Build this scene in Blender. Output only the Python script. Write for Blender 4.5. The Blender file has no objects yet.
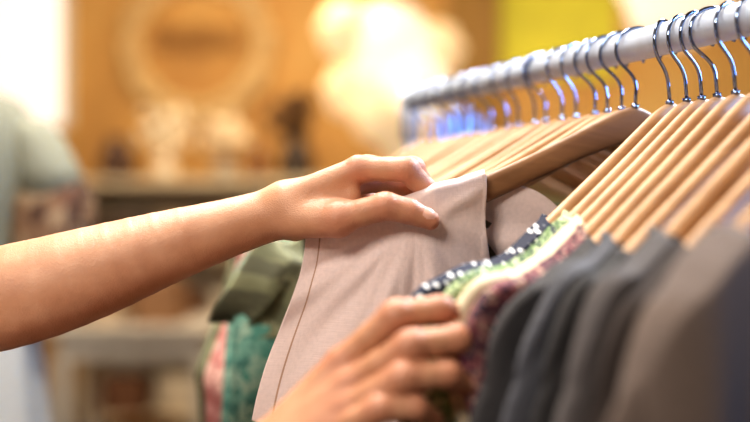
import bpy, bmesh, math, random
import numpy as np
from mathutils import Vector, Matrix
random.seed(3); rng=np.random.RandomState(5)
CZ=1.30
scene=bpy.context.scene
try:
    scene.view_settings.view_transform='Standard'
    scene.view_settings.look='Medium High Contrast'
except Exception: pass
ORG={}
def link(o): bpy.context.scene.collection.objects.link(o)
# ---------------------------------------------------------------- materials
def srgb(r,g,b):
    f=lambda c:(c/12.92 if c<=0.04045 else ((c+0.055)/1.055)**2.4)
    return (f(r/255),f(g/255),f(b/255),1)
class NT:
    def __init__(s,name):
        s.m=bpy.data.materials.new(name); s.m.use_nodes=True
        s.n=s.m.node_tree.nodes; s.l=s.m.node_tree.links
        s.b=s.n['Principled BSDF']
    def N(s,t,**k):
        x=s.n.new(t)
        for a,v in k.items():
            if a in x.inputs: x.inputs[a].default_value=v
            else: setattr(x,a,v)
        return x
    def L(s,a,b): s.l.new(a,b)
def ramp(nt,fac,stops):
    r=nt.N('ShaderNodeValToRGB'); e=r.color_ramp.elements
    while len(e)<len(stops): e.new(0.5)
    for i,(p,c) in enumerate(stops): e[i].position=p; e[i].color=c
    nt.L(fac,r.inputs[0]); return r
def basic(name,col,rough=.6,metal=0,var=.12,scale=30,bump=.1,bscale=200,emit=0,coords='Object',sheen=0):
    nt=NT(name); b=nt.b
    tc=nt.N('ShaderNodeTexCoord'); co=tc.outputs[coords]
    n=nt.N('ShaderNodeTexNoise',Scale=scale,Detail=4.0); nt.L(co,n.inputs['Vector'])
    d=tuple(c*(1-var) for c in col[:3])+(1,); u=tuple(min(1,c*(1+var)) for c in col[:3])+(1,)
    r=ramp(nt,n.outputs['Fac'],[(.3,d),(.7,u)]); nt.L(r.outputs[0],b.inputs['Base Color'])
    b.inputs['Roughness'].default_value=rough; b.inputs['Metallic'].default_value=metal
    if sheen: b.inputs['Sheen Weight'].default_value=sheen
    if bump:
        n2=nt.N('ShaderNodeTexNoise',Scale=bscale,Detail=3.0); nt.L(co,n2.inputs['Vector'])
        bp=nt.N('ShaderNodeBump',Strength=bump,Distance=.002); nt.L(n2.outputs['Fac'],bp.inputs['Height']); nt.L(bp.outputs[0],b.inputs['Normal'])
    if emit:
        b.inputs['Emission Color'].default_value=col; b.inputs['Emission Strength'].default_value=emit
    return nt.m
def weave(nt,co,sc=900,strength=.25):
    outs=[]
    for s in ((1,.06,1),(.06,1,1)):
        mp=nt.N('ShaderNodeMapping'); mp.inputs['Scale'].default_value=s; nt.L(co,mp.inputs[0])
        n=nt.N('ShaderNodeTexNoise',Scale=float(sc*4),Detail=3.0); nt.L(mp.outputs[0],n.inputs['Vector']); outs.append(n.outputs['Fac'])
    a=nt.N('ShaderNodeMath',operation='ADD'); nt.L(outs[0],a.inputs[0]); nt.L(outs[1],a.inputs[1])
    n=nt.N('ShaderNodeTexNoise',Scale=60.0,Detail=6.0); nt.L(co,n.inputs['Vector'])
    a2=nt.N('ShaderNodeMath',operation='ADD'); nt.L(a.outputs[0],a2.inputs[0]); nt.L(n.outputs['Fac'],a2.inputs[1])
    bp=nt.N('ShaderNodeBump',Strength=strength,Distance=.0010); nt.L(a2.outputs[0],bp.inputs['Height']); nt.L(bp.outputs[0],nt.b.inputs['Normal'])
def cloth(name,col,var=.1,sc=260,rough=.85,seam=None,strength=.25,heather=120):
    nt=NT(name); co=nt.N('ShaderNodeTexCoord').outputs['UV']
    n=nt.N('ShaderNodeTexNoise',Scale=float(heather),Detail=6.0); nt.L(co,n.inputs['Vector'])
    d=tuple(c*(1-var) for c in col[:3])+(1,); u=tuple(min(1,c*(1+var)) for c in col[:3])+(1,)
    r=ramp(nt,n.outputs['Fac'],[(.3,d),(.7,u)]); out=r.outputs[0]
    if seam:
        sp=nt.N('ShaderNodeSeparateXYZ'); nt.L(co,sp.inputs[0])
        m=nt.N('ShaderNodeMath',operation='SUBTRACT'); nt.L(sp.outputs[0],m.inputs[0]); m.inputs[1].default_value=seam
        ab=nt.N('ShaderNodeMath',operation='ABSOLUTE'); nt.L(m.outputs[0],ab.inputs[0])
        lt=nt.N('ShaderNodeMath',operation='LESS_THAN'); nt.L(ab.outputs[0],lt.inputs[0]); lt.inputs[1].default_value=.0008
        mx=nt.N('ShaderNodeMix',data_type='RGBA'); nt.L(lt.outputs[0],mx.inputs[0]); nt.L(out,mx.inputs[6]); mx.inputs[7].default_value=srgb(182,146,124); out=mx.outputs[2]
    nt.L(out,nt.b.inputs['Base Color']); nt.b.inputs['Roughness'].default_value=rough
    nt.b.inputs['Sheen Weight'].default_value=.05
    weave(nt,co,sc,strength); return nt.m
def dots(name,base,dot,pitch=.012,rad=.3):
    nt=NT(name); co=nt.N('ShaderNodeTexCoord').outputs['UV']
    v=nt.N('ShaderNodeTexVoronoi',Scale=1/pitch,Randomness=.45); v.inputs['Scale'].default_value=1/pitch; nt.L(co,v.inputs['Vector'])
    r=ramp(nt,v.outputs['Distance'],[(rad-.03,dot),(rad+.03,base)])
    nt.L(r.outputs[0],nt.b.inputs['Base Color']); nt.b.inputs['Roughness'].default_value=.8; weave(nt,co,260,.2); return nt.m
def floral(name,cols,scale=60,pos=None):
    nt=NT(name); co=nt.N('ShaderNodeTexCoord').outputs['UV']
    n=nt.N('ShaderNodeTexNoise',Scale=scale*1.2,Detail=2.0); nt.L(co,n.inputs['Vector'])
    mx=nt.N('ShaderNodeMix',data_type='RGBA'); mx.inputs[0].default_value=.04; nt.L(co,mx.inputs[6]); nt.L(n.outputs['Color'],mx.inputs[7])
    v=nt.N('ShaderNodeTexVoronoi',Randomness=1.0); v.inputs['Scale'].default_value=scale; nt.L(mx.outputs[2],v.inputs['Vector'])
    sp=nt.N('ShaderNodeSeparateColor'); nt.L(v.outputs['Color'],sp.inputs[0])
    k=len(cols); r=ramp(nt,sp.outputs[0],[(i/k,c) for i,c in enumerate(cols)]); r.color_ramp.interpolation='CONSTANT'
    nt.L(r.outputs[0],nt.b.inputs['Base Color']); nt.b.inputs['Roughness'].default_value=.8; weave(nt,co,260,.2); return nt.m
def wood(name,c1,c2,rough=.5,axis='X',sc=18,coat=.06):
    nt=NT(name); tc=nt.N('ShaderNodeTexCoord'); mp=nt.N('ShaderNodeMapping'); nt.L(tc.outputs['Object'],mp.inputs[0])
    s={'X':(.12,1,1),'Y':(1,.12,1),'Z':(1,1,.12)}[axis]; mp.inputs['Scale'].default_value=s
    n=nt.N('ShaderNodeTexNoise',Scale=float(sc*4),Detail=6.0,Distortion=1.2); nt.L(mp.outputs[0],n.inputs['Vector'])
    r=ramp(nt,n.outputs['Fac'],[(.3,c1),(.72,c2)]); nt.L(r.outputs[0],nt.b.inputs['Base Color'])
    nt.b.inputs['Roughness'].default_value=rough; nt.b.inputs['Coat Weight'].default_value=coat; nt.b.inputs['Coat Roughness'].default_value=.35
    bp=nt.N('ShaderNodeBump',Strength=.08,Distance=.001); nt.L(n.outputs['Fac'],bp.inputs['Height']); nt.L(bp.outputs[0],nt.b.inputs['Normal']); return nt.m
def skinmat():
    nt=NT('skin'); b=nt.b; co=nt.N('ShaderNodeTexCoord').outputs['Object']
    n=nt.N('ShaderNodeTexNoise',Scale=30.0,Detail=5.0); nt.L(co,n.inputs['Vector'])
    r=ramp(nt,n.outputs['Fac'],[(.3,srgb(188,134,100)),(.55,srgb(201,149,115)),(.75,srgb(210,161,128))])
    at=nt.N('ShaderNodeAttribute',attribute_name='flush'); ml=nt.N('ShaderNodeMath',operation='MULTIPLY'); nt.L(at.outputs['Fac'],ml.inputs[0]); ml.inputs[1].default_value=.5
    mx=nt.N('ShaderNodeMix',data_type='RGBA'); nt.L(ml.outputs[0],mx.inputs[0]); nt.L(r.outputs[0],mx.inputs[6]); mx.inputs[7].default_value=srgb(188,118,94)
    nt.L(mx.outputs[2],b.inputs['Base Color'])
    b.inputs['Subsurface Weight'].default_value=.06; b.inputs['Subsurface Radius'].default_value=(1,.4,.25); b.inputs['Subsurface Scale'].default_value=.003
    b.inputs['Roughness'].default_value=.48
    v=nt.N('ShaderNodeTexVoronoi',Scale=850.0); nt.L(co,v.inputs['Vector'])
    n2=nt.N('ShaderNodeTexNoise',Scale=120.0,Detail=7.0); nt.L(co,n2.inputs['Vector'])
    a=nt.N('ShaderNodeMath',operation='ADD'); nt.L(v.outputs['Distance'],a.inputs[0]); nt.L(n2.outputs['Fac'],a.inputs[1])
    bp=nt.N('ShaderNodeBump',Strength=.32,Distance=.0009); nt.L(a.outputs[0],bp.inputs['Height']); nt.L(bp.outputs[0],b.inputs['Normal'])
    return nt.m
M={}
M['skin']=skinmat()
M['nail']=basic('fingernail',srgb(222,172,152),.28,var=.03,bump=0)
M['wood']=wood('hanger_wood',srgb(168,126,86),srgb(204,162,118),sc=10)
M['wood_dark']=wood('hanger_wood_brown',srgb(120,84,54),srgb(156,116,80),sc=10)
M['chrome']=basic('chrome_wire',srgb(140,158,194),.1,1,var=.02,bump=0)
M['rail']=basic('painted_metal',srgb(190,198,212),.4,.05,var=.12,scale=40,bump=.08)
# ---------------------------------------------------------------- object helpers
def setinfo(o,label=None,cat=None,group=None,kind=None):
    if label:o['label']=label
    if cat:o['category']=cat
    if group:o['group']=group
    if kind:o['kind']=kind
    return o
def mk(name,V,F,mats,origin=(0,0,0),parent=None,smooth=True,uv=None,merge=0):
    V=np.asarray(V,dtype=float); o3=np.array(origin,dtype=float)
    me=bpy.data.meshes.new(name); me.from_pydata((V-o3).tolist(),[],[list(map(int,f)) for f in F]); me.update()
    if uv is not None:
        ul=me.uv_layers.new(name='UVMap'); li=np.zeros(len(me.loops),dtype=int); me.loops.foreach_get('vertex_index',li)
        ul.data.foreach_set('uv',np.asarray(uv,dtype=np.float32)[li].ravel())
    if merge:
        bm=bmesh.new(); bm.from_mesh(me); bmesh.ops.remove_doubles(bm,verts=bm.verts,dist=merge); bmesh.ops.recalc_face_normals(bm,faces=bm.faces); bm.to_mesh(me); bm.free()
    if smooth: me.polygons.foreach_set('use_smooth',[True]*len(me.polygons))
    if not isinstance(mats,(list,tuple)): mats=[mats]
    for m in mats: me.materials.append(m)
    o=bpy.data.objects.new(name,me); link(o); place(o,origin,parent); return o
def place(o,origin,parent):
    ORG[o.name]=tuple(origin)
    if parent is not None:
        o.parent=parent; p=ORG[parent.name]; o.location=tuple(origin[i]-p[i] for i in range(3))
    else: o.location=origin
def empty(name,loc,parent=None):
    o=bpy.data.objects.new(name,None); o.empty_display_size=.05; link(o); place(o,loc,parent); return o
def loft(rings,cap=True,closed=False):
    V=[];F=[];n=len(rings[0])
    for r in rings: V.extend([tuple(p) for p in r])
    m=len(rings)
    for i in range(m-1):
        for j in range(n):
            F.append((i*n+j,i*n+(j+1)%n,(i+1)*n+(j+1)%n,(i+1)*n+j))
    if cap: F.append(tuple(range(n))[::-1]); F.append(tuple((m-1)*n+j for j in range(n)))
    return V,F
def tube(pts,r,n=12,cap=True):
    pts=[Vector(p) for p in pts]; rings=[]; up=None
    rr=r if isinstance(r,(list,tuple)) else [r]*len(pts)
    for i,p in enumerate(pts):
        t=(pts[min(i+1,len(pts)-1)]-pts[max(i-1,0)]).normalized()
        if up is None: up=t.orthogonal().normalized()
        up=(up-t*up.dot(t)).normalized(); b=t.cross(up)
        rings.append([p+up*(math.cos(a)*rr[i])+b*(math.sin(a)*rr[i]) for a in [2*math.pi*k/n for k in range(n)]])
    return loft(rings,cap)
def box(name,c,s,mat,parent=None,bev=.005,origin=None):
    x,y,z=[k/2 for k in s]
    V=[(c[0]+a*x,c[1]+b*y,c[2]+d*z) for a in(-1,1) for b in(-1,1) for d in(-1,1)]
    F=[(0,1,3,2),(4,6,7,5),(0,4,5,1),(2,3,7,6),(0,2,6,4),(1,5,7,3)]
    o=mk(name,V,F,mat,origin or c,parent,smooth=False)
    if bev:
        b=o.modifiers.new('bevel','BEVEL'); b.width=bev; b.segments=2
    return o
def lathe(prof,c,n=24):
    rings=[[(c[0]+r*math.cos(2*math.pi*k/n),c[1]+r*math.sin(2*math.pi*k/n),c[2]+z) for k in range(n)] for r,z in prof]
    return loft(rings,True)
def joinm(parts):
    V=[];F=[]
    for v,f in parts:
        o=len(V); V+=list(v); F+=[tuple(i+o for i in q) for q in f]
    return V,F
# ---------------------------------------------------------------- SDF modelling
def smin(a,b,k):
    h=np.clip(.5+.5*(b-a)/k,0,1); return b+(a-b)*h-k*h*(1-h)
def cap(P,a,b,ra,rb):
    a=np.array(a);b=np.array(b);ba=b-a; pa=P-a; h=np.clip(pa@ba/(ba@ba),0,1)
    return np.linalg.norm(pa-h[:,None]*ba,axis=1)-(ra+(rb-ra)*h)
def ell(P,c,R,ax=None):
    q=P-np.array(c)
    if ax is not None: q=q@np.array(ax).T
    R=np.array(R); k0=np.linalg.norm(q/R,axis=1); k1=np.linalg.norm(q/R**2,axis=1)+1e-9
    return k0*(k0-1)/k1
def chain(P,pts,k=.003,pinch=.91):
    d=None
    for (a,ra),(b,rb) in zip(pts[:-1],pts[1:]):
        a=np.array(a);b=np.array(b); m=(a+b)/2; rm=(ra+rb)/2*pinch
        for s in (cap(P,a,m,ra,rm),cap(P,m,b,rm,rb)):
            d=s if d is None else smin(d,s,k)
    return d
def spline(pts,sub=3):
    Q=[np.array(list(p)+[r]) for p,r in pts]; out=[]
    for i in range(len(Q)-1):
        p0=Q[max(i-1,0)];p1=Q[i];p2=Q[i+1];p3=Q[min(i+2,len(Q)-1)]
        for k in range(sub):
            t=k/sub; out.append(.5*((2*p1)+(-p0+p2)*t+(2*p0-5*p1+4*p2-p3)*t*t+(-p0+3*p1-3*p2+p3)*t**3))
    out.append(Q[-1]); return [(tuple(q[:3]),q[3]) for q in out]
def surfnet(fn,lo,hi,h,B=14):
    lo=np.array(lo);n=np.ceil((np.array(hi)-lo)/h).astype(int)+1
    Fg=np.full(n,1.0); rad=B*h*.5*1.74+.010
    ax=[lo[i]+h*np.arange(n[i]) for i in range(3)]
    for i in range(0,n[0],B):
        for j in range(0,n[1],B):
            for k in range(0,n[2],B):
                c=lo+h*(np.array([i,j,k])+B/2)
                d=fn(c[None])[0]
                sl=(slice(i,i+B),slice(j,j+B),slice(k,k+B))
                if abs(d)>rad: Fg[sl]=d; continue
                X,Y,Z=np.meshgrid(ax[0][sl[0]],ax[1][sl[1]],ax[2][sl[2]],indexing='ij')
                P=np.stack([X.ravel(),Y.ravel(),Z.ravel()],1)
                Fg[sl]=fn(P).reshape(X.shape)
    ins=Fg<0
    cs=[(a,b,c) for a in(0,1) for b in(0,1) for c in(0,1)]
    cnt=sum(ins[a:n[0]-1+a,b:n[1]-1+b,c:n[2]-1+c].astype(int) for a,b,c in cs)
    act=(cnt>0)&(cnt<8); idx=-np.ones(act.shape,dtype=int); ii=np.argwhere(act); idx[act]=np.arange(len(ii))
    acc=np.zeros((len(ii),3));w=np.zeros(len(ii))
    for a in cs:
        for d in range(3):
            if a[d]==1: continue
            b=list(a);b[d]=1
            fa=Fg[ii[:,0]+a[0],ii[:,1]+a[1],ii[:,2]+a[2]];fb=Fg[ii[:,0]+b[0],ii[:,1]+b[1],ii[:,2]+b[2]]
            m=(fa<0)!=(fb<0); t=np.where(m,fa/(fa-fb+1e-12*(fa==fb)),0)
            p=np.array(a)[None].repeat(len(ii),0).astype(float); p[:,d]+=t
            acc+=p*m[:,None]; w+=m
    V=lo+h*(ii+acc/w[:,None])
    Fs=[]
    for d in range(3):
        u,v=(d+1)%3,(d+2)%3
        s0=[slice(None)]*3;s1=[slice(None)]*3; s0[d]=slice(0,-1);s1[d]=slice(1,None)
        A=ins[tuple(s0)];Bm=ins[tuple(s1)]; E=np.argwhere(A!=Bm)
        ok=(E[:,u]>0)&(E[:,v]>0)&(E[:,u]<n[u]-1)&(E[:,v]<n[v]-1); E=E[ok]
        def cell(du,dv):
            c=E.copy(); c[:,u]+=du;c[:,v]+=dv; return idx[c[:,0],c[:,1],c[:,2]]
        q=np.stack([cell(-1,-1),cell(0,-1),cell(0,0),cell(-1,0)],1)
        fl=~A[E[:,0],E[:,1],E[:,2]]; q[fl]=q[fl][:,::-1]; Fs.append(q)
    Fq=np.concatenate(Fs)
    for _ in range(2):
        e=h*.3; d=fn(V); g=np.stack([(fn(V+np.eye(3)[i]*e)-d)/e for i in range(3)],1)
        g2=(g*g).sum(1)+1e-6; V=V-np.clip(d/g2,-h,h)[:,None]*g
    return V,Fq
def arm_sdf(S):
    nails=[]
    for (a,b,r,dv) in S['nails']:
        a=np.array(a);b=np.array(b);t=(b-a)/np.linalg.norm(b-a);dv=np.array(dv,dtype=float);dv-=t*(dv@t);dv/=np.linalg.norm(dv);w=np.cross(t,dv)
        nails.append((b+t*.0005+dv*(r*.70),(r*.82,r*.68,r*.38),[t,w,dv]))
    AP=spline(S['arm'],3)
    CR=[];FL=[]
    for f in S['fingers']:
        pts=f[0]; FL.append((np.array(pts[0][0]),pts[0][1]*1.1)); FL.append((np.array(pts[-1][0]),pts[-1][1]*1.3))
        for i in range(1,len(pts)-1):
            a,b,c=[np.array(pts[i+k][0]) for k in(-1,0,1)]
            t=(c-b)/np.linalg.norm(c-b)+(b-a)/np.linalg.norm(b-a); t/=np.linalg.norm(t); CR.append((b,t,pts[i][1])); FL.append((b,pts[i][1]*1.1))
    def fn(P):
        fa=None
        for (a,ra),(b,rb) in zip(AP[:-1],AP[1:]):
            s=cap(P,a,b,ra,rb); fa=s if fa is None else np.minimum(fa,s)
        pm=None
        for (a,ra,b,rb) in S['meta']:
            s=cap(P,a,b,ra,rb); pm=s if pm is None else smin(pm,s,.0055)
        for (a,ra,b,rb) in S['pads']: pm=smin(pm,cap(P,a,b,ra,rb),.011)
        base=smin(pm,fa,.016); out=None
        for f in S['fingers']:
            t=smin(base,chain(P,f[0]),f[1]); out=t if out is None else smin(out,t,.0010)
        for b,t,r in CR:   # skin folds over the finger joints
            q=P-b; x=q@t; rr=np.einsum('ij,ij->i',q,q); w=np.exp(-rr/(r*1.25)**2)
            out=out+w*.0014*(np.exp(-(x/.0012)**2)+.7*np.exp(-((x-.0034)/.0011)**2)+.7*np.exp(-((x+.0034)/.0011)**2))-w*.0017
        for c,R,ax in nails: out=np.minimum(out,ell(P,c,R,ax))
        return out
    return fn,nails,FL
L={
'arm':[((-.56,.92,-.035),.046),((-.44,.90,-.065),.0445),((-.36,.886,-.080),.0435),((-.300,.884,-.070),.0430),((-.243,.890,-.053),.0390),((-.185,.896,-.033),.0318),((-.125,.902,-.014),.0245),((-.079,.905,.0),.0215)],
'meta':[((-.074,.893,.008),.0145,(-.014,.893,.0360),.0106),((-.076,.903,.009),.0145,(-.007,.914,.0375),.0108),((-.078,.915,.004),.0142,(-.009,.935,.027),.0102),((-.078,.924,-.003),.0132,(-.018,.953,.014),.0095)],
'pads':[((-.064,.887,-.007),.0160,(-.032,.876,-.007),.0148),((-.07,.925,-.012),.014,(-.03,.95,-.002),.012),((-.04,.895,.008),.012,(-.020,.890,.012),.0080)],
'fingers':[
 ([((-.029,.873,-.006),.0128),((.009,.864,.0040),.0112),((.029,.866,-.0005),.0098),((.046,.868,-.0080),.0080)],.010),
 ([((-.014,.893,.0360),.0114),((.027,.884,.0350),.0102),((.043,.895,.0190),.0091),((.041,.912,.002),.0078)],.0055),
 ([((-.007,.914,.0375),.0112),((.033,.907,.0370),.0098),((.047,.928,.018),.0086),((.036,.942,-.004),.0076)],.0055),
 ([((-.009,.935,.027),.0102),((.030,.943,.021),.0092),((.036,.960,-.003),.0082),((.022,.958,-.024),.0072)],.006),
 ([((-.018,.953,.014),.0095),((.012,.965,.004),.0082),((.014,.972,-.016),.0072),((.004,.964,-.032),.0065)],.006)],
'nails':[((.029,.866,-.0005),(.041,.8675,-.0058),.0092,(.15,-.7,.7))]}
R={
'arm':[((-.54,.60,-.06),.046),((-.40,.60,-.19),.044),((-.285,.60,-.292),.042),((-.235,.62,-.274),.0415),((-.185,.648,-.243),.037),((-.122,.682,-.200),.0265),((-.088,.698,-.176),.0232)],
'meta':[((-.076,.708,-.163),.0148,(-.022,.709,-.104),.0114),((-.079,.70,-.168),.0148,(-.017,.697,-.117),.0114),((-.081,.692,-.173),.0145,(-.019,.688,-.131),.0110),((-.083,.686,-.179),.0135,(-.027,.683,-.145),.0100)],
'pads':[((-.068,.718,-.162),.016,(-.031,.735,-.138),.014),((-.073,.70,-.178),.014,(-.03,.70,-.147),.012)],
'fingers':[
 ([((-.032,.738,-.136),.0125),((.0,.748,-.124),.0108),((.014,.746,-.119),.010),((.028,.742,-.116),.008)],.010),
 ([((-.022,.709,-.104),.0115),((.0140,.696,-.0695),.0101),((.044,.705,-.0665),.0090),((.064,.719,-.0765),.0076)],.005),
 ([((-.017,.697,-.117),.0115),((.023,.681,-.0880),.0103),((.054,.690,-.0850),.0092),((.074,.706,-.0950),.0078)],.005),
 ([((-.019,.688,-.131),.0111),((.018,.671,-.1075),.0099),((.047,.679,-.1065),.0088),((.063,.693,-.1175),.0075)],.005),
 ([((-.027,.683,-.145),.0101),((.003,.667,-.1270),.0089),((.026,.671,-.1270),.0079),((.038,.683,-.1370),.0068)],.005)],
'nails':[((.044,.705,-.0665),(.061,.717,-.0745),.0073,(.5,-.45,.7)),((.054,.690,-.0850),(.071,.703,-.0930),.0075,(.5,-.5,.65)),((.047,.679,-.1065),(.060,.690,-.1150),.0073,(.5,-.6,.55))]}
VV=[];FF=[];mi=[];off=0;FLU=[]
for S,lo,hi in ((L,(-.45,.825,-.135),(.066,1.0,.06)),(R,(-.36,.545,-.36),(.095,.78,-.04))):
    fn,nl,fl_=arm_sdf(S); V,F=surfnet(fn,lo,hi,.0014 if S is L else .0018)
    fc=V[F].mean(1); m=np.zeros(len(F),dtype=int)
    for c,Rr,ax in nl: m[np.abs(ell(fc,c,Rr,ax))<.00025]=1
    u=np.zeros(len(V))
    for b_,r_ in fl_: u=np.maximum(u,np.exp(-((V-b_)**2).sum(1)/(r_*1.15)**2))
    u=np.clip(u*1.9,0,1)
    FLU.append(u); VV.append(V);FF.append(F+off);mi.append(m);off+=len(V)
# rest of the body, joined to the arms under the shirt sleeves
BX,BY=-.60,.76
def head(P):
    d=ell(P,(BX+.01,BY,.235),(.092,.075,.115)); d=smin(d,ell(P,(BX+.05,BY,.19),(.05,.05,.06)),.03)
    d=smin(d,ell(P,(BX+.105,BY,.215),(.018,.012,.022)),.012); 
    for s in(-1,1): d=smin(d,ell(P,(BX+.005,BY+s*.077,.225),(.018,.008,.03)),.006); d=smin(d,ell(P,(BX+.085,BY+s*.03,.245),(.012,.015,.01)),.008)
    d=smin(d,ell(P,(BX+.1,BY,.175),(.01,.024,.008)),.006)
    return smin(d,cap(P,(BX,BY,.17),(BX-.02,BY,.0),.052,.056),.03)
def torso(P):
    d=ell(P,(BX-.01,BY,-.13),(.105,.165,.19)); d=smin(d,cap(P,(BX,BY-.15,-.04),(BX,BY+.15,-.03),.05,.05),.05)
    d=smin(d,ell(P,(BX,BY,-.42),(.105,.15,.20)),.08)
    d=smin(d,cap(P,(-.56,.92,-.035),(-.44,.90,-.065),.045,.043),.03); d=smin(d,cap(P,(-.54,.60,-.06),(-.345,.60,-.235),.045,.0425),.03)
    return d
def legs(P):
    d=ell(P,(BX,BY,-.46),(.11,.155,.13))
    for s in(-1,1):
        e=smin(cap(P,(BX,BY+s*.08,-.5),(BX+.01,BY+s*.085,-.85),.085,.06),cap(P,(BX+.01,BY+s*.085,-.85),(BX-.01,BY+s*.09,-1.22),.058,.04),.03)
        e=smin(e,cap(P,(BX-.01,BY+s*.09,-1.265),(BX+.13,BY+s*.1,-1.275),.034,.025),.02); d=smin(d,e,.03)
    return d
fb=lambda P: smin(smin(head(P),torso(P),.03),legs(P),.04)
V,F=surfnet(fb,(-.80,.45,-1.31),(-.34,1.03,.37),.011)
VV.append(V);FF.append(F+off);mi.append(np.zeros(len(F),dtype=int)); FLU.append(np.zeros(len(V)))
V=np.concatenate(VV)+np.array([0,0,CZ]);F=np.concatenate(FF);mi=np.concatenate(mi)
porg=(BX,BY,0)
person=mk('person',V,F,[M['skin'],M['nail']],porg)
person.data.polygons.foreach_set('material_index',mi.tolist())
at=person.data.attributes.new('flush','FLOAT','POINT'); at.data.foreach_set('value',np.concatenate(FLU).astype(np.float32))
setinfo(person,'person with bare forearms, one hand pinching a hanging shirt','person')
shirtf=lambda P: np.maximum(torso(P)-.012,np.maximum(np.maximum(-.52-P[:,2],P[:,0]+.42),cap(P,(BX,BY,.2),(BX,BY,-.02),.07,.07)*-1))
V,F=surfnet(shirtf,(-.80,.45,-.55),(-.375,1.03,.06),.012); mk('shirt',V+[0,0,CZ],F,cloth('white_cotton',srgb(225,222,214)),porg,person,uv=V[:,:2])
V,F=surfnet(lambda P:np.maximum(legs(P)-.012,-1.23-P[:,2]),(-.80,.55,-1.26),(-.40,.97,-.30),.014); mk('trousers',V+[0,0,CZ],F,cloth('blue_denim_trousers',srgb(60,72,98)),porg,person,uv=V[:,:2])
def hairf(P):
    d=ell(P,(BX-.01,BY,.25),(.105,.09,.12)); d=smin(d,ell(P,(BX-.07,BY,.12),(.05,.085,.16)),.03); return np.maximum(d,-ell(P,(BX+.10,BY,.19),(.085,.062,.10)))
V,F=surfnet(hairf,(-.78,.64,-.1),(-.45,.88,.40),.009); mk('hair',V+[0,0,CZ],F,basic('brown_hair',srgb(60,40,28),.5,var=.3,scale=80),porg,person)
# ---------------------------------------------------------------- rack
ZR=.152
def railpt(t): return (.295-.24*t,.82+.6*t)
rk=empty('clothes_rack',(*railpt(.06),0)); setinfo(rk,'pale painted metal clothes rail on upright posts, full of wooden hangers','clothes rack')
a=railpt(-.95);b=railpt(1.03)
V,F=tube([(a[0],a[1],CZ+ZR),(b[0],b[1],CZ+ZR)],.0142,28); mk('rail',V,F,M['rail'],(*railpt(.06),CZ+ZR),rk)
for q in(a,b):
    V,F=joinm([tube([(q[0],q[1],.03),(q[0],q[1],CZ+ZR+.032),(q[0],q[1],CZ+ZR+.040)],[.0095,.0095,.007],20),tube([(q[0],q[1],CZ+ZR-.055),(q[0],q[1],CZ+ZR+.022)],.0135,20)])
    mk('post',V,F,M['rail'],(q[0],q[1],0),rk)
    V,F=tube([(q[0]-.25,q[1]-.1,.03),(q[0]+.25,q[1]+.1,.03)],.014,16); mk('foot',V,F,M['rail'],(q[0],q[1],0),rk)
    for s in(-1,1):
        x,y=q[0]+s*.24,q[1]+s*.096; V,F=tube([(x-.012,y,.0165),(x+.012,y,.0165)],.0165,20); mk('caster',V,F,basic('black_rubber',srgb(30,30,32),.6),(x,y,0),rk)
# ---------------------------------------------------------------- hangers
DROP=.110
def fdrop(a): return ((a*a+.006)**.4-.006**.4)/(1.006**.4-.006**.4)
def wtop(s,sl=.45,c0=.242):
    s=abs(s); return -.057-DROP*fdrop(min(s/.215,1))-max(0,s-.215)*sl-max(0,s-c0)**2*20
def bow(s): return .026*min(abs(s)/.215,1.1)**2
rings=[]
for i in range(61):
    s=-.217+.434*i/60; ab=abs(s)/.217
    h=.0262+.007*math.exp(-(s/.04)**2)-.001*ab; th=.0054+.0020*ab
    e=1 if ab<.955 else max(.12,math.sqrt(max(0,1-((ab-.955)/.045)**2)))
    zc=wtop(s)-h/2
    ring=[]
    for k in range(16):
        t=2*math.pi*k/16; cx=math.copysign(abs(math.cos(t))**.8,math.cos(t)); cz=math.copysign(abs(math.sin(t))**.8,math.sin(t))
        ring.append((s,bow(s)+cx*th*e,zc+cz*h/2*e))
    rings.append(ring)
HV,HF=loft(rings)
hookp=[]; Rh=.0205
for k in range(25):
    t=math.radians(-25+k*10); hookp.append((-Rh*math.cos(t),0,-.0045+Rh*math.sin(t)))
e0=Vector(hookp[-1]); c1=e0+Vector((-.006,0,-.007)); c2=Vector((0,0,-.028)); e1=Vector((0,0,-.042))
for k in range(1,9):
    t=k/8; hookp.append(tuple(e0*(1-t)**3+c1*3*t*(1-t)**2+c2*3*t*t*(1-t)+e1*t**3))
hookp.append((0,0,-.064))
KV,KF=tube(hookp,.0016,10)
FV,FF2=tube([(0,0,-.0585),(0,0,-.0545)],.0035,12)
KV,KF=joinm([(KV,KF),(FV,FF2)])
me_w=None;me_h=None;me_d=None
HKR=random.Random(11)
class Hg: pass
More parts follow.
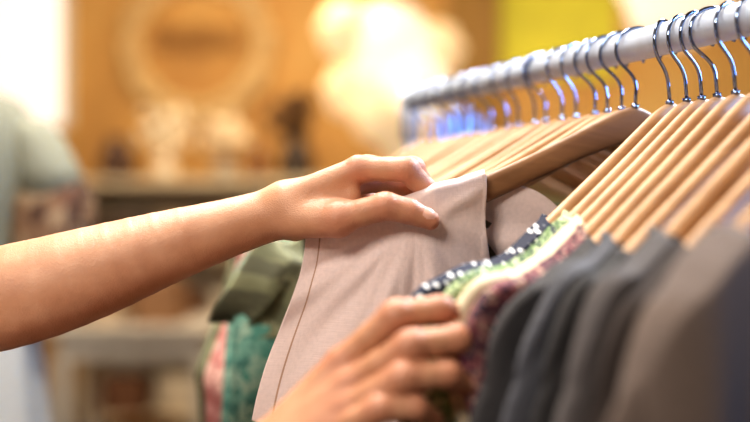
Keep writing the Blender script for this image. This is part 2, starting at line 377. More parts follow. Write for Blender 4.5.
def hanger(t,yawx=0,roll=0,dark=False,label='light wooden clothes hanger with a chrome wire hook on the rail'):
    global me_w,me_h,me_d
    x,y=railpt(t); yaw=math.radians(201.7+yawx); ph=math.radians(roll)
    e=bpy.data.objects.new('wooden_hanger',None); e.empty_display_size=.03; link(e); e.location=(x,y,CZ+ZR)
    mat=Matrix.Rotation(yaw,4,'Z')@Matrix.Rotation(ph,4,'Y'); e.rotation_euler=mat.to_euler()
    setinfo(e,label,'hanger','wooden hangers on the clothes rail')
    if me_w is None:
        def q(n,V,F,m):
            me=bpy.data.meshes.new(n); me.from_pydata([tuple(v) for v in V],[],F); me.polygons.foreach_set('use_smooth',[True]*len(me.polygons)); me.materials.append(m); return me
        me_w=q('hanger_arms',HV,HF,M['wood']); me_h=q('hook',KV,KF,M['chrome']); me_d=q('hanger_arms',HV,HF,M['wood_dark'])
    for n,me in (('hanger_arms',me_d if dark else me_w),('hook',me_h)):
        o=bpy.data.objects.new(n,me); link(o); o.parent=e
        if n=='hook': o.rotation_euler=(0,0,math.radians(HKR.uniform(-30,30)))   # swivel hooks turn freely in the wood
    g=Hg(); g.o=np.array([x,y,CZ+ZR]); R3=np.array(mat.to_3x3()); g.R=R3; g.e=np.array([math.cos(yaw),math.sin(yaw),0]); g.n=np.array([-math.sin(yaw),math.cos(yaw),0])
    g.H=lambda s,n,z: g.o+R3@np.array([s,n,z])
    return g
# ---------------------------------------------------------------- garments
def garment(g,name,label,cat,mat,W=.28,nk=.14,Lg=.62,T=.003,slv=.22,dip=.07,fold=.006,ph=(0,1,2,3,4),neck=None,sw=1.0,base=.0082,sl=.45,c0=.242,sweep=0,sag=0):
    fq=[44,83]
    Nc,Nr=72,38; V=[];UV=[];F=[]; zb=g.o[2]-.057-Lg
    def foldf(s,v):
        k=min(1,v*4.5); return fold*k*(math.sin(s*fq[0]+ph[0]+v*1.5)+.5*math.sin(s*fq[1]+ph[1]-v*3)+.5*math.sin(s*28-v*9+ph[2]))
    necks={1:[],-1:[]}
    for sg in(1,-1):
        o=len(V)
        for j in range(Nr+2):
            for i in range(Nc+1):
                s=-W+2*W*i/Nc; a=abs(s)/W
                innk=abs(s)<nk
                d=(dip if sg>0 else dip*.3)
                if innk: zl=wtop(nk)+.003-d*math.sqrt(max(0,1-(s/nk)**2))
                else: zl=wtop(s,sl,c0)+.0035
                if abs(s)>.217: zl+=sag*math.sin((abs(s)-.217)*95+ph[3])*min(1,(abs(s)-.217)*40)
                bs=g.H(s,bow(s),zl)
                jj=j if not(innk and j==0) else 1
                if jj==0: p=bs+np.array([0,0,.002])
                else:
                    v=((jj-1)/Nr)**1.35
                    n=sg*((base+T*min(1,v*4)**.7)*(max(0,1-a**8))**.5)+foldf(s,v)
                    z=bs[2]*(1-v)+zb*v; p=bs+g.n*n; p[2]=z-(.005 if jj==1 and not innk else 0)*(1-a**6)
                    p=p+g.e*(-s*.13*min(1,v*2.5)+.006*math.sin(v*9+ph[2])*min(1,v*5)+sweep*min(1,v*3)*(s>0)*s/W)
                V.append(p); UV.append((s+sg*.7,p[2]))
                if innk and j==1: necks[sg].append(p)
        for j in range(Nr+1):
            for i in range(Nc):
                q=(o+j*(Nc+1)+i,o+j*(Nc+1)+i+1,o+(j+1)*(Nc+1)+i+1,o+(j+1)*(Nc+1)+i)
                F.append(q if sg<0 else q[::-1])
    root=mk(name,V,F,mat,tuple(g.o),uv=UV,merge=.00005)
    sd=root.modifiers.new('thickness','SOLIDIFY'); sd.thickness=.0016; sd.offset=-1
    setinfo(root,label,cat)
    if slv:
        for sg in(1,-1):
            s0=sg*(W-.045); B=g.H(s0,bow(s0),wtop(s0,sl,c0)-.002)
            path=[(-.020,.014,.012,.003),(-.008,.026,.022,.005),(.004,.045,.030,.008),(.010,.08,.036,.010),(.010,.13,.038,.012)]
            nn=max(3,int(slv/.05))
            for q in range(1,nn+1): path.append((.010-.006*q/nn,.13+slv*q/nn,.038+.003*q/nn,.012))
            rings=[];uv=[]
            for k,(ou,dn,ra,rb) in enumerate(path):
                ring=[]
                for m in range(28):
                    t=2*math.pi*m/28; f=1+.14*min(1,dn*6)*math.sin(3*t+ph[3]+dn*9)+.08*min(1,dn*6)*math.sin(5*t+ph[4]-dn*14)
                    ring.append(B+g.e*(sg*(ou+ra*sw*math.cos(t)*f)+(sweep*min(1,dn*2) if sg>0 else 0))+g.n*(rb*math.sin(t)*f+foldf(s0,min(1,dn*1.6))*.7)+np.array([0,0,-dn-.010*max(0,math.cos(t))*min(1,k/2)])); uv.append((t*.045,-dn))
                rings.append(ring)
            V2,F2=loft(rings,False); F2.append(tuple(range(28)))
            o=mk('sleeve',V2,F2,mat,tuple(B),root,uv=uv); sd=o.modifiers.new('thickness','SOLIDIFY'); sd.thickness=.002
            ss=o.modifiers.new('smooth','SUBSURF'); ss.levels=1; ss.render_levels=1
    if neck is not None:
        loop=necks[1]+necks[-1][::-1]; c=sum(loop)/len(loop)
        n=len(loop); V3=[];F3=[];uv=[]
        prof=[(0,-.014),(.003,-.012),(.0045,.0),(.002,.005),(0,.004),(-.002,-.004)]
        for i,p in enumerate(loop):
            t=loop[(i+1)%n]-loop[i-1]; t/=np.linalg.norm(t)+1e-9; ou=np.cross(t,[0,0,1]); ou/=np.linalg.norm(ou)+1e-9
            if ou@(p-c)<0: ou=-ou
            for a_,b_ in prof: V3.append(p+ou*a_+np.array([0,0,b_])); uv.append((i*.008,b_+a_))
        m=len(prof)
        for i in range(n):
            for k in range(m): F3.append((i*m+k,i*m+(k+1)%m,((i+1)%n)*m+(k+1)%m,((i+1)%n)*m+k))
        mk('collar',V3,F3,neck,tuple(g.o),root,uv=uv)
    return root
C={}
C['coat']=cloth('taupe_wool',srgb(102,88,80),.14,160,.95,heather=200)
C['black']=cloth('dark_brown_knit',srgb(60,51,47),.15,180,.95)
C['char']=cloth('charcoal_jersey',srgb(80,74,73),.12,200,.9)
C['slate']=cloth('slate_grey_cotton',srgb(60,57,58),.12)
C['denim']=cloth('washed_denim',srgb(76,76,82),.22,heather=300)
C['dark']=cloth('black_cotton',srgb(44,41,41),.12)
C['burg']=floral('burgundy_floral_print',[srgb(84,28,40),srgb(60,30,44),srgb(160,104,104),srgb(100,34,48),srgb(50,42,56),srgb(180,150,132)],160)
C['cream']=cloth('cream_cotton',srgb(216,202,172),.05)
C['green']=floral('green_leaf_print',[srgb(98,122,74),srgb(60,84,58),srgb(196,206,162),srgb(116,142,90),srgb(36,46,56),srgb(160,176,134)],150)
C['polka']=dots('navy_polka_dot',srgb(20,26,52),srgb(216,216,216),.0072,.32)
C['pink']=cloth('pink_linen',srgb(228,206,198),.05,230,.88,seam=.016,strength=.3,heather=260)
C['camo']=floral('olive_camouflage',[srgb(122,124,94),srgb(106,108,82),srgb(138,138,108),srgb(92,92,72)],60)
C['teal']=floral('teal_print',[srgb(94,158,142),srgb(126,180,162),srgb(80,134,122),srgb(166,198,176)],80)
C['rose']=floral('rose_print',[srgb(212,152,144),srgb(224,180,166),srgb(186,114,108)],70)
C['dk']=cloth('dark_olive_cotton',srgb(74,66,50))
C['tan']=cloth('tan_cotton',srgb(176,140,100))
near=[
(-.200,10,3,'coat','taupe brown wool coat hanging on a wooden hanger','coat',C['coat'],dict(W=.282,T=.022,slv=.45,nk=.185,neck=C['coat'],sw=1.3,fold=.009,base=.018,sweep=.05,c0=.235,sag=.004)),
(-.142,7,6,'jacket','dark brown knitted jacket hanging between other clothes','jacket',C['black'],dict(W=.276,T=.006,slv=.45,nk=.190,neck=C['black'],base=.010,sweep=.03,Lg=.7,c0=.232,fold=.009,sag=.004,sl=.38)),
(-.094,11,4,'sweater','charcoal grey sweater on a wooden hanger','sweater',C['char'],dict(W=.286,T=.008,slv=.4,nk=.185,neck=C['char'],base=.011,sweep=.05,c0=.238,fold=.010,sag=.004,sl=.36)),
(-.050,8,6,'shirt','dark black cotton shirt on a wooden hanger','shirt',C['dark'],dict(W=.280,slv=.3,nk=.195,sweep=.03,c0=.236,fold=.008,sag=.003,sl=.34)),
(-.006,11,5,'denim_shirt','washed grey blue denim shirt on a wooden hanger','shirt',C['denim'],dict(W=.290,slv=.3,nk=.188,neck=C['denim'],sweep=.045,sl=.30,c0=.244,fold=.009,sag=.004)),
(.034,10,6,'cardigan','charcoal grey thin cardigan on a wooden hanger','cardigan',C['slate'],dict(W=.298,slv=.3,nk=.185,sweep=.04,sl=.24,c0=.254,fold=.008,sag=.003)),
(.068,10,6,'blouse','burgundy floral blouse on a wooden hanger','blouse',C['burg'],dict(W=.307,slv=0,nk=.175,neck=C['burg'],sl=.20,c0=.267,sweep=.01,sag=.002)),
(.098,10,6,'blouse','plain cream blouse on a wooden hanger','blouse',C['cream'],dict(W=.312,slv=0,nk=.160,sl=.17,c0=.272,base=.0076,T=.001,sag=.002)),
(.128,10,6,'blouse','green leaf print blouse on a wooden hanger','blouse',C['green'],dict(W=.322,slv=0,nk=.156,neck=C['green'],sl=.14,c0=.278,sag=.002)),
(.164,9,6,'dress','navy dress with white polka dots on a wooden hanger','dress',C['polka'],dict(W=.334,slv=0,nk=.162,neck=C['polka'],sl=.12,c0=.287,sag=.002)),
]
for i,(t,yw,rl,nm,lb,ct,mt,kw) in enumerate(near):
    g=hanger(t,yw,rl); garment(g,nm,lb,ct,mt,ph=(.3+.06*i,1+.07*i,2.0+.05*i,3+i*.8,4+i),**kw)
far=[(.262,-8,-1,'dk'),(.300,-5,0,'tan'),(.33,-7,-1,'dk'),(.385,-6,0,'cream'),(.425,-3,0,'dk'),(.475,-8,0,'tan'),(.51,-6,0,'burg'),(.565,-7,0,'dk'),(.605,-10,0,'dk'),(.665,-15,2,'camo'),(.72,-11,0,'teal'),(.775,-13,1,'teal'),(.835,-12,2,'rose'),(.895,-13,2,'rose'),(.95,-14,2,'camo')]
labs={'tan':('tan cotton shirt','shirt'),'dk':('dark olive cotton shirt','shirt'),'cream':('cream cotton blouse','blouse'),'camo':('olive camouflage shirt','shirt'),'burg':('burgundy floral blouse','blouse'),'teal':('teal patterned blouse','blouse'),'rose':('rose patterned blouse','blouse')}
for i,(t,yw,rl,c) in enumerate(far):
    g=hanger(t,yw,rl,label='wooden clothes hanger with wire hook among others on the rail')
    lb,ct=labs[c]; cf=(i==9)
    garment(g,ct,lb+' hanging on the crowded rail',ct,C[c],ph=(i*.2,i*.2,i*.3,i,i),W=.225 if i<4 else (.24 if i<9 else (.335 if cf else (.292 if i<12 else .262))),T=.010 if cf else .004,slv=0 if i<10 else .25,nk=.16,fold=.004 if i<9 else .012,dip=.05,Lg=.235 if cf else .62,base=.012 if cf else .0074,sl=.3 if cf else .4,c0=.275 if cf else .245,sweep=.07 if i>11 else 0,sag=.008 if cf else 0)
gh=hanger(.222,-12,-4,True,'brown wooden hanger with chrome hook carrying the pink linen shirt')
# ---------------------------------------------------------------- pink linen shirt (hand-shaped)
def interp(pts,c):
    xs=[p[0] for p in pts]; return np.array([np.interp(c,xs,[p[k] for p in pts]) for k in range(1,4)])
topc=[(0,-.060,.899,-.026),(.1,-.045,.897,-.022),(.25,-.020,.892,-.010),(.4,.005,.886,.003),(.52,.026,.8770,.008),(.62,.038,.8755,.0125),(.72,.050,.8785,.0185),(.80,.062,.8845,.0215),(.86,.072,.8900,.0235),(.93,.084,.8970,.0280),(1,.0955,.9035,.0315)]
botc=[(0,-.103,.885,-.176),(.12,-.080,.888,-.184),(.25,-.058,.893,-.194),(.4,-.030,.895,-.42),(.5,-.012,.893,-.60),(.75,.055,.890,-.60),(1,.115,.90,-.60)]
def sm(x): x=min(1,max(0,x)); return x*x*(3-2*x)
grip=np.array([.034,-.002])
Nc,Nr=110,110
def pinkpt(c,v,side):
    T0=interp(topc,min(c,1));B0=interp(botc,min(c,1)); vv=v**1.15
    p=T0*(1-vv)+B0*vv
    dx,dz=p[0]-grip[0],p[2]-grip[1]; r=math.hypot(dx,dz); an=math.atan2(dz,dx)
    w=sm(r/.10)*sm(v*5)
    p[1]+= w*(.0060*math.sin(an*7+.6)+.0042*math.sin(an*12+r*30)+.0012*math.sin(an*31+1.3))*(.7+2.0*r)+.002*math.sin(p[0]*60+p[2]*18)*sm(v*3)
    p[1]+= -.0035*math.exp(-((dz+.012-.55*dx)/.006)**2)*sm((r-.012)/.02)*sm((.075-r)/.03)*(dx>0)
    p[0]+= .003*math.sin(v*6)*(1-c)-.005*math.sin(v*22)*sm((c-.9)*10)*sm(v*5)
    if side: p[1]+= .0200+.024*sm(v*2.5)*sm(c*4+.3)-.0175*(1-sm(c*6))
    return p
V=[];UV=[];F=[]
for side in(0,1):
    o=len(V)
    for j in range(Nr+1):
        for i in range(Nc+1):
            c=i/Nc; p=pinkpt(c,j/Nr,side); V.append(p+[0,0,CZ]); UV.append((c*.19,p[2]))
    for j in range(Nr):
        for i in range(Nc):
            q=(o+j*(Nc+1)+i,o+j*(Nc+1)+i+1,o+(j+1)*(Nc+1)+i+1,o+(j+1)*(Nc+1)+i); F.append(q if side else q[::-1])
o=len(V)
for k in range(1,6):
    for i in range(Nc+1):
        c=i/Nc; a_=pinkpt(c,0,0);b_=pinkpt(c,0,1); t=k/6; p=a_*(1-t)+b_*t; p[2]+=.0045*math.sin(math.pi*t); V.append(p+[0,0,CZ]); UV.append((c*.19,p[2]+.01*k))
rows=[list(range(0,Nc+1))]+[list(range(o+k*(Nc+1),o+(k+1)*(Nc+1))) for k in range(5)]+[list(range((Nr+1)*(Nc+1),(Nr+1)*(Nc+1)+Nc+1))]
for a_,b_ in zip(rows[:-1],rows[1:]):
    for i in range(Nc): F.append((a_[i],a_[i+1],b_[i+1],b_[i]))
o=len(V); n1=30
pe=[pinkpt(1,j/Nr,1) for j in range(Nr+1)]
for j in range(Nr+1):
    v=j/Nr
    for i in range(n1+1):
        u=i/n1; p=pe[j].copy(); p[0]+=.088*u; p[1]+=(.0175*u)-(.012*sm(v*2.0))*u+.0035*math.sin(u*8+v*14)*sm(v*8)*u; topz=pe[0][2]-.010*sm(u*6)+.016*u-.058*u**2.6
        p[2]=topz*(1-v**1.15)+(-.6)*v**1.15
        V.append(p+[0,0,CZ]); UV.append((.19+u*.1,p[2]))
for j in range(Nr):
    for i in range(n1): F.append((o+j*(n1+1)+i,o+j*(n1+1)+i+1,o+(j+1)*(n1+1)+i+1,o+(j+1)*(n1+1)+i))
pk=mk('linen_shirt',V,F,C['pink'],(.06,.90,CZ+.02),uv=UV,merge=.00005); sd=pk.modifiers.new('thickness','SOLIDIFY'); sd.thickness=.0012; sd.offset=0
setinfo(pk,'pale pink linen shirt with stitched sleeve hem, held by a hand','shirt')
V=[];F=[];uv=[]
for j in range(0,41):
    v=j/Nr
    for k,(du,dy) in enumerate(((-.010,-.0012),(-.009,-.002),(.0005,-.002),(.0012,0),(.0005,.002))):
        p=pinkpt(1,v,0); V.append(p+[du,dy,CZ]); uv.append((.3+du,p[2]))
for j in range(40):
    for k in range(4): F.append((j*5+k,j*5+k+1,(j+1)*5+k+1,(j+1)*5+k))
mk('neckband',V,F,C['pink'],(.06,.90,CZ+.02),pk,uv=uv)
# ---------------------------------------------------------------- room
wallm=NT('ochre_wall'); co=wallm.N('ShaderNodeTexCoord').outputs['Object']
n=wallm.N('ShaderNodeTexNoise',Scale=.9,Detail=3.0); wallm.L(co,n.inputs['Vector'])
r=ramp(wallm,n.outputs['Fac'],[(.3,srgb(176,130,74)),(.5,srgb(206,160,94)),(.7,srgb(222,186,122))]); wallm.L(r.outputs[0],wallm.b.inputs['Base Color'])
w=wallm.N('ShaderNodeTexWave',Scale=1.6); wallm.L(co,w.inputs['Vector']); bp=wallm.N('ShaderNodeBump',Strength=.3,Distance=.02); wallm.L(w.outputs['Fac'],bp.inputs['Height']); wallm.L(bp.outputs[0],wallm.b.inputs['Normal']); wallm.b.inputs['Roughness'].default_value=.7
plain=basic('cream_plaster',srgb(172,150,120),.8,scale=2,bscale=60)
fl=wood('floor_boards',srgb(60,38,24),srgb(96,62,40),.4,'Y',2)
YB=6.8
def struct(o): o['kind']='structure'; return o
struct(box('wall_back',(0,YB+.05,1.5),(8.2,.1,3),wallm.m,bev=0))
struct(box('wall_left',(-4.05,2.4,1.5),(.1,8.8,3),plain,bev=0))
struct(box('wall_right',(4.05,2.4,1.5),(.1,8.8,3),plain,bev=0))
struct(box('wall_front',(0,-2.05,1.5),(8.2,.1,3),plain,bev=0))
struct(box('floor',(0,2.4,-.05),(8.2,9,.1),fl,bev=0))
struct(box('ceiling',(0,2.4,3.05),(8.2,9,.1),basic('white_ceiling',srgb(200,186,166),.9,scale=2,bscale=40),bev=0))
struct(box('baseboard_back',(0,YB-.01,.07),(8,.02,.14),basic('white_trim',srgb(200,180,150),.5),bev=.003))
paneb=basic('daylit_glass',srgb(255,246,236),.2,var=.01,bump=0,emit=.72)
whitep=basic('white_paint',srgb(232,226,214),.5)
wn=struct(box('window_1',(-2.75,YB-.012,2.35),(1.5,.02,1.0),paneb,bev=0))
V,F=joinm([( [(x+a*.03,YB-.04+b*.015,z0 if d<0 else z1) for a in(-1,1) for b in(-1,1) for d in(-1,1)],[(0,1,3,2),(4,6,7,5),(0,4,5,1),(2,3,7,6),(0,2,6,4),(1,5,7,3)]) for x,z0,z1 in((-3.5,1.85,2.85),(-2.75,1.85,2.85),(-2.0,1.85,2.85))])
mk('window_frame',V,F,whitep,(-2.75,YB-.03,2.35),wn,smooth=False)
struct(box('trim_1',(.64,YB-.06,1.5),(.32,.12,3),wood('olive_pillar',srgb(138,104,46),srgb(166,128,62),.6,'Z',3),bev=.01))
wr=empty('wreath',(-1.15,YB-.06,2.38)); setinfo(wr,'large pale twig wreath with looping script wire on ochre wall','wreath')
parts=[]
for k in range(6):
    pts=[]; 
    for i in range(97):
        t=2*math.pi*i/96; rr=.43+.045*math.sin(7*t+k*1.3)+.02*math.sin(19*t+k); pts.append((-1.15+rr*math.cos(t),YB-.05+.02*math.sin(11*t+k*2),2.38+rr*math.sin(t)))
    parts.append(tube(pts,.014,6))
for k in range(110):
    t=random.uniform(0,6.28); rr=.43; a0=t+random.uniform(-.8,.8)+ (0 if k%2 else math.pi); x,z=-1.15+rr*math.cos(t),2.38+rr*math.sin(t)
    parts.append(tube([(x,YB-.06,z),(x+.05*math.cos(a0),YB-.09,z+.05*math.sin(a0)),(x+.10*math.cos(a0),YB-.07,z+.10*math.sin(a0))],[.006,.018,.002],5))
V,F=joinm(parts); mk('twig_ring',V,F,basic('pale_twigs',srgb(232,204,154),.8),(-1.15,YB-.06,2.38),wr)
pts=[(-1.15-.28+.56*i/160,YB-.07,2.42+.075*math.sin(i*.36)*(1+.3*math.sin(i*.09))) for i in range(161)]
pts=[(x+.03*math.cos(i*.36),y,z) for i,(x,y,z) in enumerate(pts)]
V,F=tube(pts,.006,6); mk('script_wire',V,F,basic('dark_script_wire',srgb(130,90,50),.6),(-1.15,YB-.07,2.4),wr)
# lamps and added blue glint bulbs
glow=basic('glowing_shade',srgb(255,238,210),.4,var=.02,bump=0,emit=.80)
glow2=basic('warm_glowing_shade',srgb(255,224,178),.4,var=.02,bump=0,emit=.45)
brass=basic('brass',srgb(180,130,60),.3,1)
def globe(nm,c,r,mat,par):
    prof=[(max(.012,r*math.sin(math.pi*k/16)*(1+.08*math.cos(k*1.5))),-r*math.cos(math.pi*k/16)) for k in range(17)]
    V,F=lathe(prof,c,28)
    return mk(nm,V,F,mat,c,par)
ch=empty('chandelier',(.08,4.9,3.0)); setinfo(ch,'brightly glowing chandelier with clustered round paper shades hanging from ceiling','chandelier')
parts=[]
for (x,y,z,r,m) in ((.07,4.9,2.08,.20,glow),(-.10,5.0,1.88,.15,glow2),(.20,4.8,1.86,.15,glow),(.02,4.8,1.74,.13,glow2),(.14,5.0,1.64,.13,glow2),(.29,5.05,2.08,.14,glow2),(-.13,4.85,2.14,.14,glow2)):
    globe('lamp_shade',(x,y,z),r,m,ch); parts.append(tube([(x,y,z+r*.9),(.08+(x-.08)*.3,4.9,2.9),(.08,4.9,3.0)],.006,6))
V,F=joinm(parts); mk('cord',V,F,brass,(.08,4.9,3.0),ch)
pl=empty('pendant_lamp',(1.42,4.9,3.0)); setinfo(pl,'white glowing round pendant lamp hanging from the ceiling','lamp')
globe('lamp_shade',(1.42,4.9,2.34),.26,glow,pl); V,F=tube([(1.42,4.9,2.5),(1.42,4.9,3.0)],.006,6); mk('cord',V,F,brass,(1.42,4.9,3.0),pl)
yp=box('wall_poster',(1.18,YB-.02,2.46),(.78,.03,.60),basic('yellow_green_paper',srgb(212,208,62),.6,var=.2,scale=3),bev=.004); setinfo(yp,'bright yellow green paper panel pinned on the wall','poster')
sc=empty('blue_glint_bulbs',(.55,YB-.12,1.80)); setinfo(sc,'added blue bulbs imitating highlights near the far rail end','added light')  # added bulbs, standing in for blue highlights near the rail end
blu=basic('blue_glint_glow',srgb(90,150,255),.2,var=.02,bump=0,emit=2.6)
for dx,dz in ((-.06,.0),(.05,.05),(.15,.0)):
    V,F=lathe([(.010,-.050),(.032,-.030),(.040,0),(.028,.030),(.014,.05),(.01,.07)],(.50+dx,YB-.20,1.80+dz),16); mk('glint_bulb',V,F,blu,(.50+dx,YB-.20,1.80+dz),sc)
V,F=tube([(.42,YB-.19,1.875),(.67,YB-.19,1.875),(.67,YB-.12,1.875)],.010,8); mk('bracket',V,F,brass,(.55,YB-.15,1.87),sc)  # holds the added glint bulbs on the pillar
# furniture
bw=basic('beige_white_paint',srgb(220,206,180),.55)
cb=empty('cabinet',(-.95,6.0,0)); setinfo(cb,'tall off-white painted shop cabinet with open shelves along the wall','cabinet')
for nm,c,s in (('side_panel',(-1.62,6.0,.72),(.04,.45,1.44)),('side_panel',(-.28,6.0,.72),(.04,.45,1.44)),('back_panel',(-.95,6.21,.72),(1.30,.02,1.44)),('top_board',(-.95,6.0,1.46),(1.44,.5,.04)),('shelf',(-.95,6.0,1.05),(1.30,.42,.03)),('shelf',(-.95,6.0,.62),(1.30,.42,.03)),('shelf',(-.95,6.0,.14),(1.30,.42,.03))):
    box(nm,c,s,bw,cb)
def vase(c,r,h,mat,lab,flow=None):
    V,F=lathe([(r*.6,0),(r*.95,h*.15),(r,h*.4),(r*.7,h*.75),(r*.45,h*.9),(r*.6,h),(r*.5,h),(r*.4,h*.85)],c); e=mk('vase',V,F,mat,c); setinfo(e,lab,'vase')
    if flow:
        parts=[]
        for k in range(34):
            a=random.uniform(0,6.28); q=random.uniform(.02,.16); zz=h+random.uniform(.04,.24); p=(c[0]+q*math.cos(a),c[1]+q*math.sin(a),c[2]+zz)
            rr=random.uniform(.022,.042); parts.append(lathe([(.003,-rr),(rr*.8,-rr*.5),(rr,0),(rr*.7,rr*.6),(.003,rr)],p,8)); parts.append(tube([(c[0],c[1],c[2]+h*.9),p],.003,4))
        V,F=joinm(parts); mk('flowers',V,F,flow,c,e)
vase((-1.48,6.0,1.481),.11,.24,basic('brown_ceramic',srgb(70,42,26),.4),'brown ceramic vase standing on the cabinet',)
vase((-1.2,5.95,1.481),.07,.16,basic('white_ceramic',srgb(220,205,185),.3),'white ceramic vase with pale flowers on the cabinet',basic('cream_petals',srgb(240,226,202),.6))
vase((-.85,5.95,1.481),.08,.12,basic('grey_ceramic',srgb(150,140,130),.3),'grey vase with cream flowers on the cabinet',basic('ivory_petals',srgb(234,214,184),.6))
vase((-.45,5.95,1.481),.11,.24,basic('dark_ceramic',srgb(50,34,24),.4),'dark ceramic vase with brown dried leaves on the cabinet',basic('dried_leaves',srgb(74,48,26),.7))
vase((-.66,5.92,1.481),.06,.20,basic('amber_glass',srgb(104,60,28),.2),'slim amber brown bottle vase on the cabinet')
k=0
for zc in (.155,.635,1.065):
    for xc in (-1.42,-1.1,-.8,-.5):
        k+=1; colr=[srgb(200,168,130),srgb(120,84,62),srgb(228,216,196),srgb(170,140,108),srgb(90,70,58)][k%5]
        rings=[]
        for q in range(9):
            z=zc+.2*q/8; ww=.12+.006*math.sin(q*2.5); rings.append([(xc+ww*a,6.0-.02+.14*b,z) for a,b in((-1,-.9),(-.9,-1),(.9,-1),(1,-.9),(1,.9),(.9,1),(-.9,1),(-1,.9))])
        V,F=loft(rings); o=mk('folded_clothes',V,F,basic('folded_cloth',colr,.9),(xc,6.0,zc)); setinfo(o,'stack of folded clothes on a cabinet shelf','folded clothes','folded clothes in the cabinet')
tb=empty('display_table',(-.93,4.2,0)); setinfo(tb,'white painted wooden display table with drawer apron and lower shelf','table')
box('table_top',(-.93,4.2,.84),(.62,.5,.035),whitep,tb); box('apron',(-.93,4.2,.775),(.56,.44,.09),whitep,tb); box('lower_shelf',(-.93,4.2,.22),(.56,.44,.03),whitep,tb)
for sx in(-1,1):
    for sy in(-1,1):
        x,y=-.93+sx*.265,4.2+sy*.205; rings=[[(x+r_*math.cos(a),y+r_*math.sin(a),z) for a in [math.pi/4+math.pi/2*q for q in range(4)]] for r_,z in((.022,0),(.034,.25),(.036,.75))]
        V,F=loft(rings); mk('leg',V,F,whitep,(x,y,0),tb,smooth=False)
for i,(x,cc) in enumerate(((-1.08,srgb(214,190,160)),(-.86,srgb(170,130,96)))):
    rings=[]
    for q in range(9):
        z=.8585+.16*q/8; ww=.09+.005*math.sin(q*2.5); rings.append([(x+ww*a,4.2+.13*b,z) for a,b in((-1,-.9),(-.9,-1),(.9,-1),(1,-.9),(1,.9),(.9,1),(-.9,1),(-1,.9))])
    V,F=loft(rings); o=mk('folded_clothes',V,F,basic('folded_knit',cc,.9),(x,4.2,.8585)); setinfo(o,'stack of folded knitwear on the white table','folded clothes','folded clothes on the table')
V,F=lathe([(.11,0),(.13,.08),(.15,.2),(.155,.21),(.14,.2),(.12,.05)],(-.93,4.2,.236)); o=mk('basket',V,F,basic('wicker',srgb(150,104,56),.8,scale=60,bump=.8),(-.93,4.2,.236)); setinfo(o,'round wicker basket on the lower shelf of the white table','basket')
# dress form
c=(-.835,1.95)
df=empty('dress_form',(c[0],c[1],0)); setinfo(df,'shop dress form in grey-green top, patterned wrap and white skirt','mannequin')
def ellr(prof,c,n=36,wob=0,fr=9):
    return loft([[(c[0]+dx+a_*math.cos(2*math.pi*k/n)*(1+wob*max(0,-z)*math.sin(fr*2*math.pi*k/n)),c[1]+b_*math.sin(2*math.pi*k/n)*(1+wob*max(0,-z)*math.sin(fr*2*math.pi*k/n)),CZ+z) for k in range(n)] for a_,b_,z,dx in prof])
sage=cloth('sage_grey_knit',srgb(150,150,132))
V,F=ellr([(.045,.045,.30,0),(.055,.055,.26,0),(.10,.07,.235,0),(.17,.085,.205,0),(.205,.095,.16,0),(.20,.11,.08,0),(.175,.11,0,0),(.16,.10,-.08,0),(.17,.105,-.14,0)],c); mk('top',V,F,sage,(c[0],c[1],CZ),df,uv=[(v[0],v[2]) for v in V])
V,F=ellr([(.035,.04,.17,.185),(.05,.055,.14,.20),(.058,.06,.08,.222),(.066,.06,.03,.232)],c,20); mk('sleeve',V,F,sage,(c[0]+.2,c[1],CZ+.1),df,uv=[(v[0],v[2]) for v in V])
V,F=ellr([(.055,.05,.06,.230),(.074,.06,.03,.234),(.080,.07,-.06,.234),(.07,.06,-.16,.22),(.05,.05,-.22,.19)],c,24,.6,5); mk('wrap',V,F,floral('brown_print',[srgb(108,72,52),srgb(132,100,74),srgb(80,54,40),srgb(160,134,106)],36),(c[0]+.2,c[1],CZ),df,uv=[(v[0],v[2]) for v in V])
V,F=ellr([(.165,.105,-.12,0),(.19,.13,-.24,.01),(.215,.16,-.5,.01),(.24,.19,-.75,.01)],c,72,.12,12); mk('skirt',V,F,cloth('white_pleated_cotton',srgb(200,198,190)),(c[0],c[1],CZ-.3),df,uv=[(v[0],v[2]) for v in V])
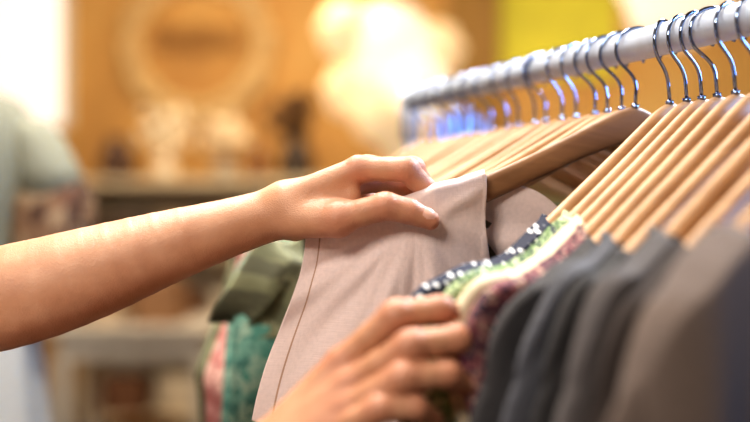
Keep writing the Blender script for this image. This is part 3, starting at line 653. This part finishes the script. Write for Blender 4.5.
V,F=joinm([tube([(c[0],c[1],.02),(c[0],c[1],CZ-.2)],.015,12),lathe([(.2,0),(.2,.015),(.03,.03)],(c[0],c[1],0))]); mk('stand',V,F,M['rail'],(c[0],c[1],0),df)
# ---------------------------------------------------------------- lights
def area(n,loc,tgt,size,pw,col,spread=None):
    l=bpy.data.lights.new(n,'AREA'); l.size=size; l.energy=pw; l.color=col; o=bpy.data.objects.new(n,l); link(o); o.location=loc
    if spread: l.spread=math.radians(spread)
    d=Vector(tgt)-Vector(loc); o.rotation_euler=d.to_track_quat('-Z','Y').to_euler(); return o
area('key_lamp',(-.30,1.10,2.85),(.0,.88,1.25),.35,38,(1,.95,.88))
area('rack_glint_light',(1.3,1.9,2.8),(.3,.9,1.35),.4,14,(.70,.82,1),70)  # unseen cool light, tinted to put bluish reflections on the hooks
area('front_fill',(-.9,-.9,2.5),(.05,.9,1.3),.6,38,(1,.94,.87))  # added fill that brightens the camera-facing shirt
area('blue_glint_light',(1.5,.9,1.75),(.3,1.0,1.47),.35,3.5,(.25,.5,1),60)  # unseen blue source added so the chrome hooks catch blue glints
area('wall_fill',(-.8,5.2,2.95),(-.8,6.7,1.6),1.6,56,(1,.80,.54))  # added light that brightens the left of the back wall
area('wall_fill',(1.6,5.2,2.95),(1.6,6.7,1.6),1.4,44,(1,.80,.52))  # added light that brightens the right of the back wall
area('shop_lamp',(-.9,3.4,2.95),(-.9,4.6,.6),1.2,52,(1,.83,.62))
area('aisle_fill',(-.3,2.0,2.95),(-.1,1.4,1.1),.5,12,(1,.90,.76),60)  # added fill to lighten the clothes farther along the rail
w=bpy.data.worlds.new('world'); scene.world=w; w.use_nodes=True; w.node_tree.nodes['Background'].inputs[0].default_value=(1,.85,.7,1); w.node_tree.nodes['Background'].inputs[1].default_value=.3
cam=bpy.data.cameras.new('camera'); cam.lens=50; cam.sensor_width=36; co=bpy.data.objects.new('camera',cam); link(co); co.location=(0,0,CZ); co.rotation_euler=(math.pi/2,0,0)
cam.dof.use_dof=True; cam.dof.focus_distance=.89; cam.dof.aperture_fstop=1.7; cam.clip_start=.02
scene.camera=co
